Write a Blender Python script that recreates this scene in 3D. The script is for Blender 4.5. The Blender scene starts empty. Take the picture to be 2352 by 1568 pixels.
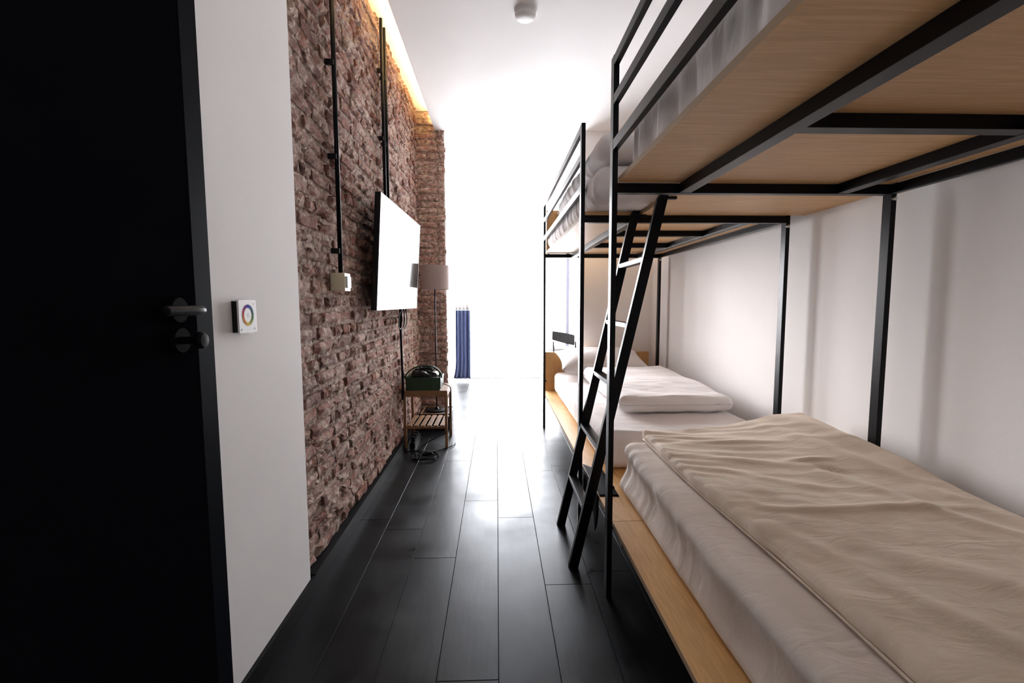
import bpy, bmesh, math, random
import numpy as np
from mathutils import Vector, Matrix, noise
random.seed(7)
S = bpy.context.scene
COL = S.collection

# ------------------------------------------------------------------ camera
YAW, PITCH, ROLL, F = 0.03307, 0.08437, 0.00300, 1060.0      # radians, focal length in pixels of the 2352 wide frame
fwd = Vector((math.sin(YAW)*math.cos(PITCH), math.cos(YAW)*math.cos(PITCH), -math.sin(PITCH)))
rgt = Vector((math.cos(YAW), -math.sin(YAW), 0)); dwn = fwd.cross(rgt)
r2 = rgt*math.cos(ROLL) + dwn*math.sin(ROLL); d2 = -rgt*math.sin(ROLL) + dwn*math.cos(ROLL)
cd = bpy.data.cameras.new('camera'); cam = bpy.data.objects.new('camera', cd); COL.objects.link(cam)
M3 = Matrix((r2, -d2, -fwd)).transposed()
cam.matrix_world = Matrix.Translation((0, 0, 1.15)) @ M3.to_4x4()
cd.sensor_width = 36.0; cd.lens = F/2352*36.0; cd.clip_start = 0.02
S.camera = cam

# ------------------------------------------------------------------ world, window daylight, exposure
w = bpy.data.worlds.new('sky'); S.world = w; w.use_nodes = True
w.node_tree.nodes['Background'].inputs[0].default_value = (0.945, 0.955, 1.0, 1)
w.node_tree.nodes['Background'].inputs[1].default_value = 20.0
pl = bpy.data.lights.new('window_portal', 'AREA'); pl.shape = 'RECTANGLE'; pl.size = 5.0; pl.size_y = 2.8
po = bpy.data.objects.new('window_portal', pl); COL.objects.link(po)
po.location = (-0.85, 7.12, 1.4); po.rotation_euler = (-math.pi/2, 0, 0)      # faces into the room (-Y)
pl.cycles.is_portal = True
sl = bpy.data.lights.new('sun', 'SUN'); so = bpy.data.objects.new('sun', sl); COL.objects.link(so)     # low hazy sun through the far windows
sl.energy = 14.0; sl.angle = math.radians(50); sl.color = (1.0, 0.955, 0.955)
so.rotation_euler = Vector((0.60, -0.72, -0.345)).to_track_quat('-Z', 'Y').to_euler(); so.location = (-4, 12, 5)
S.view_settings.view_transform = 'Standard'; S.view_settings.look = 'None'
S.view_settings.gamma = 1.0; S.view_settings.use_curve_mapping = False
S.view_settings.exposure = 0.35
S.cycles.max_bounces = 12; S.cycles.diffuse_bounces = 8; S.cycles.transparent_max_bounces = 16
S.cycles.sample_clamp_indirect = 8.0

# ------------------------------------------------------------------ materials
MATS = {}
def mat(name, col, rough=0.6, metal=0.0, emit=None, estr=0.0, spec=None):
    m = bpy.data.materials.new(name); m.use_nodes = True
    b = m.node_tree.nodes['Principled BSDF']
    b.inputs['Base Color'].default_value = (*col, 1); b.inputs['Roughness'].default_value = rough
    b.inputs['Metallic'].default_value = metal
    if spec is not None: b.inputs['Specular IOR Level'].default_value = spec
    if emit: b.inputs['Emission Color'].default_value = (*emit, 1); b.inputs['Emission Strength'].default_value = estr
    MATS[name] = m
    return m
def N(m, t, **kw):
    n = m.node_tree.nodes.new(t)
    for k, v in kw.items():
        if k in n.inputs: n.inputs[k].default_value = v
        else: setattr(n, k, v)
    return n
def L(m, a, b): m.node_tree.links.new(a, b)
def bsdf(m): return m.node_tree.nodes['Principled BSDF']
def ramp(m, fac, stops):
    r = N(m, 'ShaderNodeValToRGB'); e = r.color_ramp.elements
    while len(e) < len(stops): e.new(0.5)
    for i, (p, c) in enumerate(stops): e[i].position = p; e[i].color = (*c, 1)
    L(m, fac, r.inputs[0]); return r.outputs[0]
def mixc(m, fac, a, b):
    x = N(m, 'ShaderNodeMix', data_type='RGBA')
    if isinstance(fac, (int, float)): x.inputs[0].default_value = fac
    else: L(m, fac, x.inputs[0])
    for sock, v in ((x.inputs[6], a), (x.inputs[7], b)):
        if isinstance(v, tuple): sock.default_value = (*v, 1)
        else: L(m, v, sock)
    return x.outputs[2]
def coords(m, kind='Object', scale=(1, 1, 1)):
    mp = N(m, 'ShaderNodeMapping'); mp.inputs['Scale'].default_value = scale
    if kind == 'World': L(m, N(m, 'ShaderNodeNewGeometry').outputs['Position'], mp.inputs[0])
    else: L(m, N(m, 'ShaderNodeTexCoord').outputs[kind], mp.inputs[0])
    return mp.outputs[0]
def tex(m, vec, scale, detail=4.0, rough=0.55, dist=0.0):
    n = N(m, 'ShaderNodeTexNoise', Scale=scale, Detail=detail, Roughness=rough, Distortion=dist); L(m, vec, n.inputs['Vector']); return n.outputs[0]
def bump(m, h, strength=0.3, dist=0.01):
    b = N(m, 'ShaderNodeBump', Strength=strength, Distance=dist); L(m, h, b.inputs['Height']); L(m, b.outputs[0], bsdf(m).inputs['Normal'])

def wall_paint(name, col):
    m = mat(name, col, 0.85); v = coords(m, 'World')
    c = ramp(m, tex(m, v, 2.2, 3), [(0.3, tuple(x*0.965 for x in col)), (0.7, col)])
    L(m, c, bsdf(m).inputs['Base Color']); bump(m, tex(m, v, 260, 3), 0.12, 0.003)
    return m
wall_paint('wall_paint', (0.86, 0.845, 0.835)); wall_paint('ceiling_paint', (0.86, 0.855, 0.85))
mat('black_paint', (0.004, 0.004, 0.005), 0.45, spec=0.15)
m = mat('door_paint', (0.0035, 0.0038, 0.005), 0.6, spec=0.0); bump(m, tex(m, coords(m, 'World'), 160, 2), 0.06, 0.002)
mat('door_lip_sheen', (0.006, 0.007, 0.010), 0.55, spec=0.012)  # same door paint, lightened and blued to paint in window sheen on the lip
mat('black_steel', (0.003, 0.003, 0.0045), 0.34, spec=0.17)
mat('dark_metal', (0.006, 0.006, 0.007), 0.28, 0.0, spec=0.05)
mat('matt_metal', (0.006, 0.006, 0.007), 0.35, 0.0, spec=0.004)
mat('chrome', (0.6, 0.6, 0.6), 0.2, 1.0)
mat('black_plastic', (0.004, 0.004, 0.005), 0.4, spec=0.25)
mat('cable', (0.004, 0.004, 0.005), 0.5, spec=0.12)
mat('white_plastic', (0.76, 0.75, 0.745), 0.5, spec=0.25)
mat('cream_plastic', (0.66, 0.60, 0.42), 0.45)
mat('grey_frame', (0.22, 0.23, 0.30), 0.5)
mat('white_frame', (0.82, 0.82, 0.82), 0.45)
mat('led', (1, 0.8, 0.5), 0.5, emit=(1.0, 0.66, 0.28), estr=160.0)
mat('screen', (0.006, 0.007, 0.008), 0.07)
m = mat('lampshade', (0.42, 0.34, 0.32), 0.9); bump(m, tex(m, coords(m, 'Object', (1, 1, 8)), 120, 2), 0.2, 0.002)
mat('navy_cloth', (0.060, 0.080, 0.17), 0.9)
mat('white_cloth', (0.80, 0.80, 0.80), 0.9)
mat('green_plastic', (0.010, 0.050, 0.016), 0.3)
mat('black_cloth', (0.006, 0.008, 0.011), 0.75, spec=0.1)

# floor planks: near-black laminate with a soft gloss and long grain
m = mat('floor_laminate', (0.012, 0.012, 0.014), 0.36, spec=0.2)
bsdf(m).inputs['Specular Tint'].default_value = (0.78, 0.89, 1.0, 1)
v = coords(m, 'World', (9, 1.2, 1)); n1 = tex(m, v, 6, 6, 0.65); n2 = tex(m, coords(m, 'World'), 3.5, 4, 0.6)
oi = N(m, 'ShaderNodeObjectInfo')
c = ramp(m, n1, [(0.3, (0.003, 0.003, 0.0035)), (0.75, (0.009, 0.0095, 0.011))])
hs = N(m, 'ShaderNodeHueSaturation'); L(m, c, hs.inputs['Color'])
mr = N(m, 'ShaderNodeMapRange'); mr.inputs[3].default_value = 0.7; mr.inputs[4].default_value = 1.35; L(m, oi.outputs['Random'], mr.inputs[0]); L(m, mr.outputs[0], hs.inputs['Value'])
L(m, hs.outputs[0], bsdf(m).inputs['Base Color'])
rr = N(m, 'ShaderNodeMapRange'); rr.inputs[1].default_value = 0.3; rr.inputs[2].default_value = 0.7; rr.inputs[3].default_value = 0.27; rr.inputs[4].default_value = 0.44
L(m, n2, rr.inputs[0]); L(m, rr.outputs[0], bsdf(m).inputs['Roughness'])
bump(m, n1, 0.10, 0.004)
mat('floor_joint', (0.002, 0.002, 0.002), 0.8)

# birch plywood
def plywood(name, light, dark, sc):
    m = mat(name, light, 0.5); v = coords(m, 'Object', sc)
    n = tex(m, v, 3.0, 7, 0.6, 1.2); big = tex(m, coords(m, 'Object'), 2.0, 2)
    c = ramp(m, n, [(0.34, tuple(x*0.90 for x in dark)), (0.48, dark), (0.62, light)])
    c2 = mixc(m, ramp(m, big, [(0.3, (0.55, 0.55, 0.55)), (0.6, (1, 1, 1))]), tuple(x*0.86 for x in light), c)
    kn = N(m, 'ShaderNodeTexVoronoi', Scale=3.1); L(m, coords(m, 'Object', (1.0, 0.45, 1)), kn.inputs['Vector'])
    k = ramp(m, kn.outputs['Distance'], [(0.015, (1, 1, 1)), (0.045, (0, 0, 0))])
    c3 = mixc(m, k, c2, tuple(x*0.45 for x in dark))
    L(m, c3, bsdf(m).inputs['Base Color']); bump(m, n, 0.05, 0.002)
plywood('plywood_long', (0.72, 0.43, 0.17), (0.62, 0.345, 0.12), (22, 2, 3))
plywood('plywood_cross', (0.66, 0.405, 0.20), (0.57, 0.335, 0.15), (1.5, 26, 1.5))
m = mat('ply_edge', (0.45, 0.30, 0.17), 0.7)
wv = N(m, 'ShaderNodeTexWave', Scale=170.0, Distortion=0.3, bands_direction='Z'); L(m, coords(m, 'Object'), wv.inputs['Vector'])
L(m, ramp(m, wv.outputs[0], [(0.3, (0.24, 0.14, 0.07)), (0.7, (0.58, 0.42, 0.27))]), bsdf(m).inputs['Base Color'])
m = mat('bamboo', (0.3, 0.16, 0.07), 0.45)
L(m, ramp(m, tex(m, coords(m, 'World', (30, 4, 30)), 4, 4), [(0.3, (0.20, 0.095, 0.038)), (0.7, (0.32, 0.17, 0.075))]), bsdf(m).inputs['Base Color'])

def cloth(name, col, fine=900, sc=0.1, wr=0.25):
    m = mat(name, col, 0.88); v = coords(m, 'World')
    L(m, ramp(m, tex(m, v, 5, 3), [(0.3, tuple(x*0.95 for x in col)), (0.7, col)]), bsdf(m).inputs['Base Color'])
    b1 = N(m, 'ShaderNodeBump', Strength=wr, Distance=0.012); L(m, tex(m, coords(m, 'World', (1, 2.2, 1.2)), 9, 4, 0.5, 1.0), b1.inputs['Height'])
    b2 = N(m, 'ShaderNodeBump', Strength=sc, Distance=0.001); L(m, tex(m, v, fine, 2), b2.inputs['Height']); L(m, b1.outputs[0], b2.inputs['Normal'])
    L(m, b2.outputs[0], bsdf(m).inputs['Normal'])
    bsdf(m).inputs['Sheen Weight'].default_value = 0.15
cloth('sheet', (0.82, 0.775, 0.765)); cloth('sheet_grey', (0.62, 0.59, 0.58))
cloth('sheet_beige', (0.80, 0.71, 0.64)); cloth('duvet_beige', (0.75, 0.625, 0.50)); cloth('duvet_white', (0.85, 0.82, 0.815)); cloth('pillow_cloth', (0.77, 0.73, 0.715))

# brick and mortar
def brick_material(name, cols, lime, cover=0.44):
    m = mat(name, cols[1], 0.92)
    at = N(m, 'ShaderNodeAttribute', attribute_name='tone'); oi = N(m, 'ShaderNodeObjectInfo')
    ad = N(m, 'ShaderNodeMath', operation='ADD'); L(m, at.outputs['Fac'], ad.inputs[0]); L(m, oi.outputs['Random'], ad.inputs[1])
    fr = N(m, 'ShaderNodeMath', operation='FRACT'); L(m, ad.outputs[0], fr.inputs[0])
    base = ramp(m, fr.outputs[0], [(0.0, cols[0]), (0.35, cols[1]), (0.7, cols[2]), (1.0, cols[3])])
    v = coords(m, 'World'); n1 = tex(m, v, 30, 8, 0.7, 0.5); n2 = tex(m, v, 7, 7, 0.68, 1.0); n3 = tex(m, v, 110, 5, 0.7)
    mott = mixc(m, ramp(m, n1, [(0.35, (0, 0, 0)), (0.68, (1, 1, 1))]), base, (0.13, 0.066, 0.052))
    lm = mixc(m, ramp(m, n1, [(0.42, (0.12, 0.12, 0.12)), (0.58, (1, 1, 1))]), (0, 0, 0), ramp(m, n2, [(cover, (0, 0, 0)), (cover+0.12, (1, 1, 1))]))
    cc = mixc(m, lm, mott, lime)
    L(m, cc, bsdf(m).inputs['Base Color'])
    hh = N(m, 'ShaderNodeMath', operation='ADD'); L(m, n1, hh.inputs[0]); L(m, n3, hh.inputs[1])
    bump(m, hh.outputs[0], 0.9, 0.012)
BR = [(0.21, 0.090, 0.070), (0.37, 0.155, 0.115), (0.48, 0.20, 0.14), (0.31, 0.155, 0.125)]
brick_material('brick', BR, (0.70, 0.55, 0.46))
brick_material('brick_limed', [tuple(min(1, x*1.15) for x in c) for c in BR], (0.82, 0.66, 0.57), 0.35)
m = mat('mortar', (0.34, 0.26, 0.21), 0.95); v = coords(m, 'World'); n1 = tex(m, v, 40, 6, 0.7)
L(m, ramp(m, n1, [(0.34, (0.10, 0.06, 0.045)), (0.46, (0.36, 0.26, 0.21)), (0.66, (0.72, 0.58, 0.49))]), bsdf(m).inputs['Base Color']); bump(m, n1, 0.9, 0.015)

# glass: clear pane, a little fresnel reflection
m = mat('glass', (1, 1, 1), 0.0); nt = m.node_tree; nt.nodes.remove(bsdf(m))
tr = N(m, 'ShaderNodeBsdfTransparent'); gl = N(m, 'ShaderNodeBsdfGlossy', Roughness=0.02); fz = N(m, 'ShaderNodeFresnel', IOR=1.45)
mx = N(m, 'ShaderNodeMixShader'); L(m, fz.outputs[0], mx.inputs[0]); L(m, tr.outputs[0], mx.inputs[1]); L(m, gl.outputs[0], mx.inputs[2])
L(m, mx.outputs[0], nt.nodes['Material Output'].inputs[0])

# ring colours of the light controller, by angle around its middle
m = mat('colour_ring', (1, 1, 1), 0.7, spec=0.05)
sp = N(m, 'ShaderNodeSeparateXYZ'); L(m, N(m, 'ShaderNodeTexCoord').outputs['Object'], sp.inputs[0])
a2 = N(m, 'ShaderNodeMath', operation='ARCTAN2'); L(m, sp.outputs[1], a2.inputs[0]); L(m, sp.outputs[2], a2.inputs[1])
md = N(m, 'ShaderNodeMapRange'); md.inputs[1].default_value = -math.pi; md.inputs[2].default_value = math.pi; L(m, a2.outputs[0], md.inputs[0])
L(m, ramp(m, md.outputs[0], [(0.0, (0.75, 0.6, 0.12)), (0.14, (0.7, 0.25, 0.06)), (0.28, (0.55, 0.03, 0.05)), (0.42, (0.16, 0.03, 0.25)), (0.52, (0.03, 0.04, 0.42)), (0.66, (0.03, 0.14, 0.2)), (0.8, (0.05, 0.22, 0.04)), (1.0, (0.75, 0.6, 0.12))]), bsdf(m).inputs['Base Color'])

# ------------------------------------------------------------------ helpers
def link(name, me, material, parent=None):
    o = bpy.data.objects.new(name, me); COL.objects.link(o)
    if material and not me.materials: me.materials.append(MATS[material])
    if parent: o.parent = parent
    return o
def tag(o, label=None, cat=None, group=None, kind=None):
    if label: o['label'] = label
    if cat: o['category'] = cat
    if group: o['group'] = group
    if kind: o['kind'] = kind
    return o
def thing(name, label, cat, loc=(0, 0, 0), group=None):
    o = bpy.data.objects.new(name, None); COL.objects.link(o); o.location = loc; o.empty_display_size = 0.1
    return tag(o, label, cat, group)
def bm_obj(name, bm, material, parent=None, smooth=False):
    me = bpy.data.meshes.new(name); bm.to_mesh(me); bm.free()
    if smooth: me.polygons.foreach_set('use_smooth', [True]*len(me.polygons))
    return link(name, me, material, parent)
def addbox(bm, x0, x1, y0, y1, z0, z1, bev=0.0):
    b2 = bmesh.new()
    vs = [b2.verts.new((x, y, z)) for x in (x0, x1) for y in (y0, y1) for z in (z0, z1)]
    for f in ((0, 1, 3, 2), (4, 6, 7, 5), (0, 4, 5, 1), (2, 3, 7, 6), (0, 2, 6, 4), (1, 5, 7, 3)): b2.faces.new([vs[i] for i in f])
    if bev: bmesh.ops.bevel(b2, geom=b2.edges[:], offset=bev, segments=2, affect='EDGES', profile=0.7)
    t = bpy.data.meshes.new('t'); b2.to_mesh(t); b2.free(); bm.from_mesh(t); bpy.data.meshes.remove(t)
def box(name, x0, x1, y0, y1, z0, z1, material, parent=None, bev=0.0):
    """box mesh whose origin is the parent's (parents sit with identity rotation)"""
    o = parent.location if parent else Vector((0, 0, 0))
    if parent and parent.parent: o = o + parent.parent.location
    bm = bmesh.new(); addbox(bm, x0-o.x, x1-o.x, y0-o.y, y1-o.y, z0-o.z, z1-o.z, bev)
    return bm_obj(name, bm, material, parent)
def prism(name, poly, axis, a0, a1, material, parent=None, bev=0.0):
    """poly: 2D outline in the two other axes (order XYZ without axis), extruded from a0 to a1"""
    o = parent.location if parent else Vector((0, 0, 0))
    bm = bmesh.new()
    def P(u, v, a):
        p = {'X': (a, u, v), 'Y': (u, a, v), 'Z': (u, v, a)}[axis]; return (p[0]-o.x, p[1]-o.y, p[2]-o.z)
    A = [bm.verts.new(P(u, v, a0)) for u, v in poly]; B = [bm.verts.new(P(u, v, a1)) for u, v in poly]
    bm.faces.new(A[::-1]); bm.faces.new(B); n = len(poly)
    for i in range(n): bm.faces.new((A[i], A[(i+1) % n], B[(i+1) % n], B[i]))
    bmesh.ops.recalc_face_normals(bm, faces=bm.faces[:])
    if bev: bmesh.ops.bevel(bm, geom=bm.edges[:], offset=bev, segments=2, affect='EDGES')
    return bm_obj(name, bm, material, parent)
def add_tube(bm, pts, r, seg=10):
    pts = [Vector(p) for p in pts]; rings = []
    up = Vector((0.31, 0.17, 0.93)); n = None
    for i, p in enumerate(pts):
        t = (pts[min(i+1, len(pts)-1)] - pts[max(i-1, 0)]).normalized()
        if n is None: n = t.cross(up); n = n.normalized() if n.length > 1e-4 else t.cross(Vector((1, 0, 0))).normalized()
        n = (n - t*n.dot(t)).normalized(); b = t.cross(n)
        rings.append([bm.verts.new(p + (n*math.cos(2*math.pi*k/seg) + b*math.sin(2*math.pi*k/seg))*r) for k in range(seg)])
    for A, B in zip(rings, rings[1:]):
        for k in range(seg): bm.faces.new((A[k], A[(k+1) % seg], B[(k+1) % seg], B[k]))
    bm.faces.new(rings[0][::-1]); bm.faces.new(rings[-1])
def tube(name, pts, r, material, parent=None, seg=10):
    o = parent.location if parent else Vector((0, 0, 0))
    bm = bmesh.new(); add_tube(bm, [Vector(p)-o for p in pts], r, seg); return bm_obj(name, bm, material, parent, True)
def smoothpath(ctrl, n=8):
    c = [Vector(p) for p in ctrl]; c = [c[0]*2-c[1]] + c + [c[-1]*2-c[-2]]; out = []
    for i in range(1, len(c)-2):
        for k in range(n):
            t = k/n; a, b, d, e = c[i-1], c[i], c[i+1], c[i+2]
            out.append(0.5*((2*b) + (d-a)*t + (2*a-5*b+4*d-e)*t*t + (3*b-a-3*d+e)*t**3))
    out.append(c[-2]); return out
def lathe(name, prof, material, parent=None, loc=(0, 0, 0), axis='Z', seg=32, smooth=True):
    """prof: (radius, height) pairs, revolved about axis through loc"""
    o = parent.location if parent else Vector((0, 0, 0))
    if parent and parent.parent: o = o + parent.parent.location
    bm = bmesh.new(); rings = []
    for r, h in prof:
        ring = []
        for k in range(seg):
            a = 2*math.pi*k/seg; u, v = r*math.cos(a), r*math.sin(a)
            p = {'Z': (u, v, h), 'X': (h, u, v), 'Y': (v, h, u)}[axis]
            ring.append(bm.verts.new(Vector(p) + Vector(loc) - o))
        rings.append(ring)
    for A, B in zip(rings, rings[1:]):
        for k in range(seg): bm.faces.new((A[k], A[(k+1) % seg], B[(k+1) % seg], B[k]))
    bm.faces.new(rings[0][::-1]); bm.faces.new(rings[-1])
    bmesh.ops.recalc_face_normals(bm, faces=bm.faces[:])
    ob = bm_obj(name, bm, material, parent, smooth)
    if smooth:
        md = ob.modifiers.new('edge', 'EDGE_SPLIT'); md.split_angle = math.radians(40)
    return ob
def nz(x, y, z): return noise.noise(Vector((x, y, z)))
def softbox(name, lo, hi, r, res, disp, material, parent=None, rz=None):
    """rounded box with a dense skin; disp(p, n) -> Vector offset.  rz: vertical rounding radius"""
    lo = np.array(lo, float); hi = np.array(hi, float); rv = np.array([r, r, rz or r])
    verts, faces, idx = [], [], {}
    def vid(p):
        k = tuple(np.round(p, 5))
        if k not in idx: idx[k] = len(verts); verts.append(p)
        return idx[k]
    def steps(a): 
        n = max(2, int(round((hi[a]-lo[a])/res)))
        # more steps near the rounded ends
        t = np.linspace(lo[a]+rv[a], hi[a]-rv[a], max(2, n)); e = rv[a]*np.array([0, 0.3, 0.6, 0.82])
        return np.concatenate([lo[a]+e, t, hi[a]-e[::-1]])
    st = [steps(a) for a in range(3)]
    for a in range(3):
        b, c = [(1, 2), (2, 0), (0, 1)][a]
        for side in (0, 1):
            g = []
            for u in st[b]:
                row = []
                for w_ in st[c]:
                    p = np.zeros(3); p[a] = hi[a] if side else lo[a]; p[b] = u; p[c] = w_; row.append(vid(p))
                g.append(row)
            for i in range(len(g)-1):
                for j in range(len(g[0])-1):
                    q = (g[i][j], g[i+1][j], g[i+1][j+1], g[i][j+1]); faces.append(q if side else q[::-1])
    out = []
    for p in verts:
        c = np.clip(p, lo+rv, hi-rv); d = (p-c)/rv; ln = np.linalg.norm(d); n = d/ln if ln > 1e-9 else np.array([0, 0, 1.])
        q = Vector(c + n*rv); nn = Vector(n/rv).normalized()
        out.append(q + disp(q, nn))
    o = parent.location if parent else Vector((0, 0, 0))
    me = bpy.data.meshes.new(name); me.from_pydata([v_-o for v_ in out], [], faces)
    me.polygons.foreach_set('use_smooth', [True]*len(me.polygons)); me.update()
    return link(name, me, material, parent)
def struct(o): o['kind'] = 'structure'; return o

# ------------------------------------------------------------------ structure: floor
WX0, WX1, BK, FAR = -0.735, 1.55, -0.75, 6.95          # plaster wall, right wall, wall behind the camera, window wall
fl = struct(box('floor', -3.35, 1.75, -0.95, 7.2, -0.10, -0.004, 'floor_joint'))
PW = 0.191; joints = {-3: 2.282, -2: 2.008, -1: 2.606, 0: 2.389, 1: 1.79}
def plank_mesh(length):
    bm = bmesh.new(); addbox(bm, 0.0008, PW-0.0008, 0.0008, length-0.0008, -0.006, 0.0, 0.0)
    top = [e for e in bm.edges if all(abs(v_.co.z) < 1e-6 for v_ in e.verts)]
    bmesh.ops.bevel(bm, geom=top, offset=0.0010, segments=1, affect='EDGES')
    me = bpy.data.meshes.new('floor_plank'); bm.to_mesh(me); bm.free(); me.materials.append(MATS['floor_laminate']); return me
PL = 1.285; full = plank_mesh(PL); cache = {}
for k in range(-17, 9):
    x = k*PW + (0.0 if k >= 0 else 0.0); j = joints.get(k, 1.4 + random.random()*1.2)
    y = j - PL*math.ceil((j+0.95)/PL)
    while y < 7.1:
        if k < -6 and y+PL < 4.85: y += PL; continue
        a, b = max(y, -0.94), min(y+PL, 7.18)
        if b-a > 0.05:
            if b-a > PL-1e-4: me = full
            else: me = plank_mesh(b-a)
            o = bpy.data.objects.new('floor_plank', me); COL.objects.link(o); o.location = (x, a, 0); o.parent = fl
        y += PL

# ------------------------------------------------------------------ structure: walls, ceiling
HT = 3.05
wl = bmesh.new()
addbox(wl, -0.90, WX0, 0.30, 1.75, 0, HT); addbox(wl, -0.90, WX0, BK-0.2, -0.50, 0, HT); addbox(wl, -0.90, WX0, -0.50, 0.30, 2.15, HT)
struct(bm_obj('wall_left', wl, 'wall_paint'))
hall = bmesh.new()           # small dark lobby behind the doorway beside the camera
addbox(hall, -1.95, -1.85, -0.80, 0.45, 0, 2.5); addbox(hall, -1.85, -0.90, 0.40, 0.48, 0, 2.5); addbox(hall, -1.85, -0.90, -0.80, -0.72, 0, 2.5); addbox(hall, -1.95, -0.90, -0.80, 0.48, 2.5, 2.58); addbox(hall, -1.95, -1.25, -0.8, 0.48, -0.08, 0.0)
struct(bm_obj('wall_lobby', hall, 'wall_paint'))
struct(box('wall_right', WX1, WX1+0.15, BK-0.2, FAR+0.2, 0, HT, 'wall_paint'))
struct(box('wall_back', -0.90, WX1, BK-0.2, BK, 0, HT, 'wall_paint'))
struct(box('wall_far_right', 0.86, WX1, 4.57, 4.78, 0, 2.97, 'wall_paint'))
wf = bmesh.new()
addbox(wf, -3.35, -3.2, 4.78, FAR+0.2, 0, HT); addbox(wf, -3.2, -0.92, 4.78, 4.90, 0, HT)
struct(bm_obj('wall_far_left_side', wf, 'wall_paint'))
ww = bmesh.new()
addbox(ww, -3.2, WX1, FAR, FAR+0.2, 2.74, HT); addbox(ww, -1.12, -0.95, FAR, FAR+0.2, 0, 2.74); addbox(ww, -3.2, -3.1, FAR, FAR+0.2, 0, 2.74); addbox(ww, -3.1, -1.12, FAR, FAR+0.2, 0, 0.40); addbox(ww, 1.49, WX1, FAR, FAR+0.2, 0, 2.74); addbox(ww, 0.80, 1.49, FAR, FAR+0.2, 0, 0.47)
struct(bm_obj('wall_window', ww, 'wall_paint'))
struct(box('ceiling_slab', -3.35, WX1+0.15, BK-0.2, FAR+0.2, 2.97, HT+0.05, 'ceiling_paint'))
cp = bmesh.new(); addbox(cp, -0.583, WX1, BK, 4.60, 2.79, 2.82); addbox(cp, -0.583, WX1, 4.60, 4.90, 2.79, 2.82); addbox(cp, -3.2, WX1, 4.90, FAR, 2.79, 2.82); addbox(cp, -0.583, -0.571, BK, 4.60, 2.82, 2.835)
struct(bm_obj('ceiling', cp, 'ceiling_paint'))
struct(tag(box('baseboard_left', WX0, WX0+0.013, 0.32, 1.775, 0, 0.072, 'black_paint', None, 0.002)))
struct(tag(box('baseboard_left_brick', -0.775, -0.730, 1.79, 4.56, 0, 0.068, 'black_paint', None, 0.002)))
struct(tag(box('baseboard_right', WX1-0.013, WX1, BK, 4.56, 0, 0.07, 'black_paint', None, 0.002)))
struct(tag(box('baseboard_far_right', 0.87, 1.53, 4.557, 4.57, 0, 0.07, 'black_paint', None, 0.002)))

# warm LED strip in the ceiling recess above the brick wall
led = thing('led_strip', 'warm glowing light strip hidden in the ceiling recess above the brick wall', 'light strip', (-0.60, 3.2, 2.824))
box('channel', -0.571, -0.553, 1.78, 4.55, 2.8205, 2.8245, 'white_plastic', led)
box('diffuser', -0.569, -0.555, 1.79, 4.54, 2.8245, 2.831, 'led', led)

# ------------------------------------------------------------------ brick wall and brick pier
VAR = []
for k in range(14):
    r = random.Random(100+k); vs = []; nx, nzv = 5, 4
    for i in range(nx):
        for j in range(nzv):
            u = -0.5 + i/(nx-1); w_ = -0.5 + j/(nzv-1)
            edge = (i in (0, nx-1)) or (j in (0, nzv-1))
            du = r.uniform(-0.03, 0.03) if not (i in (0, nx-1)) else (-1 if i else 1)*r.uniform(0, 0.05)
            dw = r.uniform(-0.08, 0.08) if not (j in (0, nzv-1)) else (-1 if j else 1)*r.uniform(0, 0.13)
            dep = r.uniform(-0.16, 0.16) + (r.uniform(0.05, 0.38) if edge else 0)
            vs.append((u+du, dep, w_+dw))
    fs = []
    for i in range(nx-1):
        for j in range(nzv-1):
            a = i*nzv+j; fs.append((a, a+nzv, a+nzv+1, a+1))
    per = [i*nzv for i in range(nx)] + [(nx-1)*nzv+j for j in range(1, nzv)] + [i*nzv+nzv-1 for i in range(nx-2, -1, -1)] + [j for j in range(nzv-2, 0, -1)]
    off = len(vs)
    for a in per: vs.append((vs[a][0]*1.0, 1.0, vs[a][2]*1.0))
    for i in range(len(per)):
        j = (i+1) % len(per); fs.append((per[i], off+i, off+j, per[j]))
    me = bpy.data.meshes.new('brick'); me.from_pydata(vs, [], fs); me.update()
    me.materials.append(MATS['brick']); VAR.append((me, np.array(vs), fs))
def lay_bricks(u0, u1, z0, z1, rag=0.0):
    """courses of stretchers and headers: (u centre, z centre, length, height)"""
    out = []; z = z0; c = 0
    while z < z1-0.02:
        h = 0.0535 + random.uniform(-0.003, 0.003); j = 0.0115 + random.uniform(-0.002, 0.003)
        head = (c % 2 == 1); u = u0 - (random.uniform(0.0, 0.05) if rag == 0 else 0) - (0.05 if head and rag == 0 else 0)
        hi = u1 + random.uniform(-rag, rag)
        while u < hi-0.02:
            ln = 0.098 if head else 0.205
            if random.random() < 0.22: ln = 0.098 if not head else 0.205
            ln += random.uniform(-0.008, 0.008)
            e = min(u+ln, hi)
            if hi-e < 0.05: e = hi
            s = max(u, u0)
            if e-s > 0.02: out.append(((s+e)/2, z+h/2+random.uniform(-0.002, 0.002), e-s, min(h, z1-z)))
            u = e + 0.011 + random.uniform(-0.003, 0.004)
        z += h+j; c += 1
    return out
def mortar_grid(name, u0, u1, z0, z1, place, parent, step=0.016):
    nu, nv = int((u1-u0)/step), int((z1-z0)/step); vs, fs = [], []
    for i in range(nu+1):
        for j in range(nv+1):
            u = u0+(u1-u0)*i/nu; z = z0+(z1-z0)*j/nv
            d = 0.008*nz(u*17, z*22, 3.1) + 0.007*nz(u*45, z*60, 8) + 0.008*nz(u*4, z*5, 1) - 0.003
            vs.append(place(u, z, d))
    for i in range(nu):
        for j in range(nv):
            a = i*(nv+1)+j; fs.append((a, a+nv+1, a+nv+2, a+1))
    me = bpy.data.meshes.new(name); me.from_pydata(vs, [], fs); me.update(); return link(name, me, 'mortar', parent)
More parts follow.
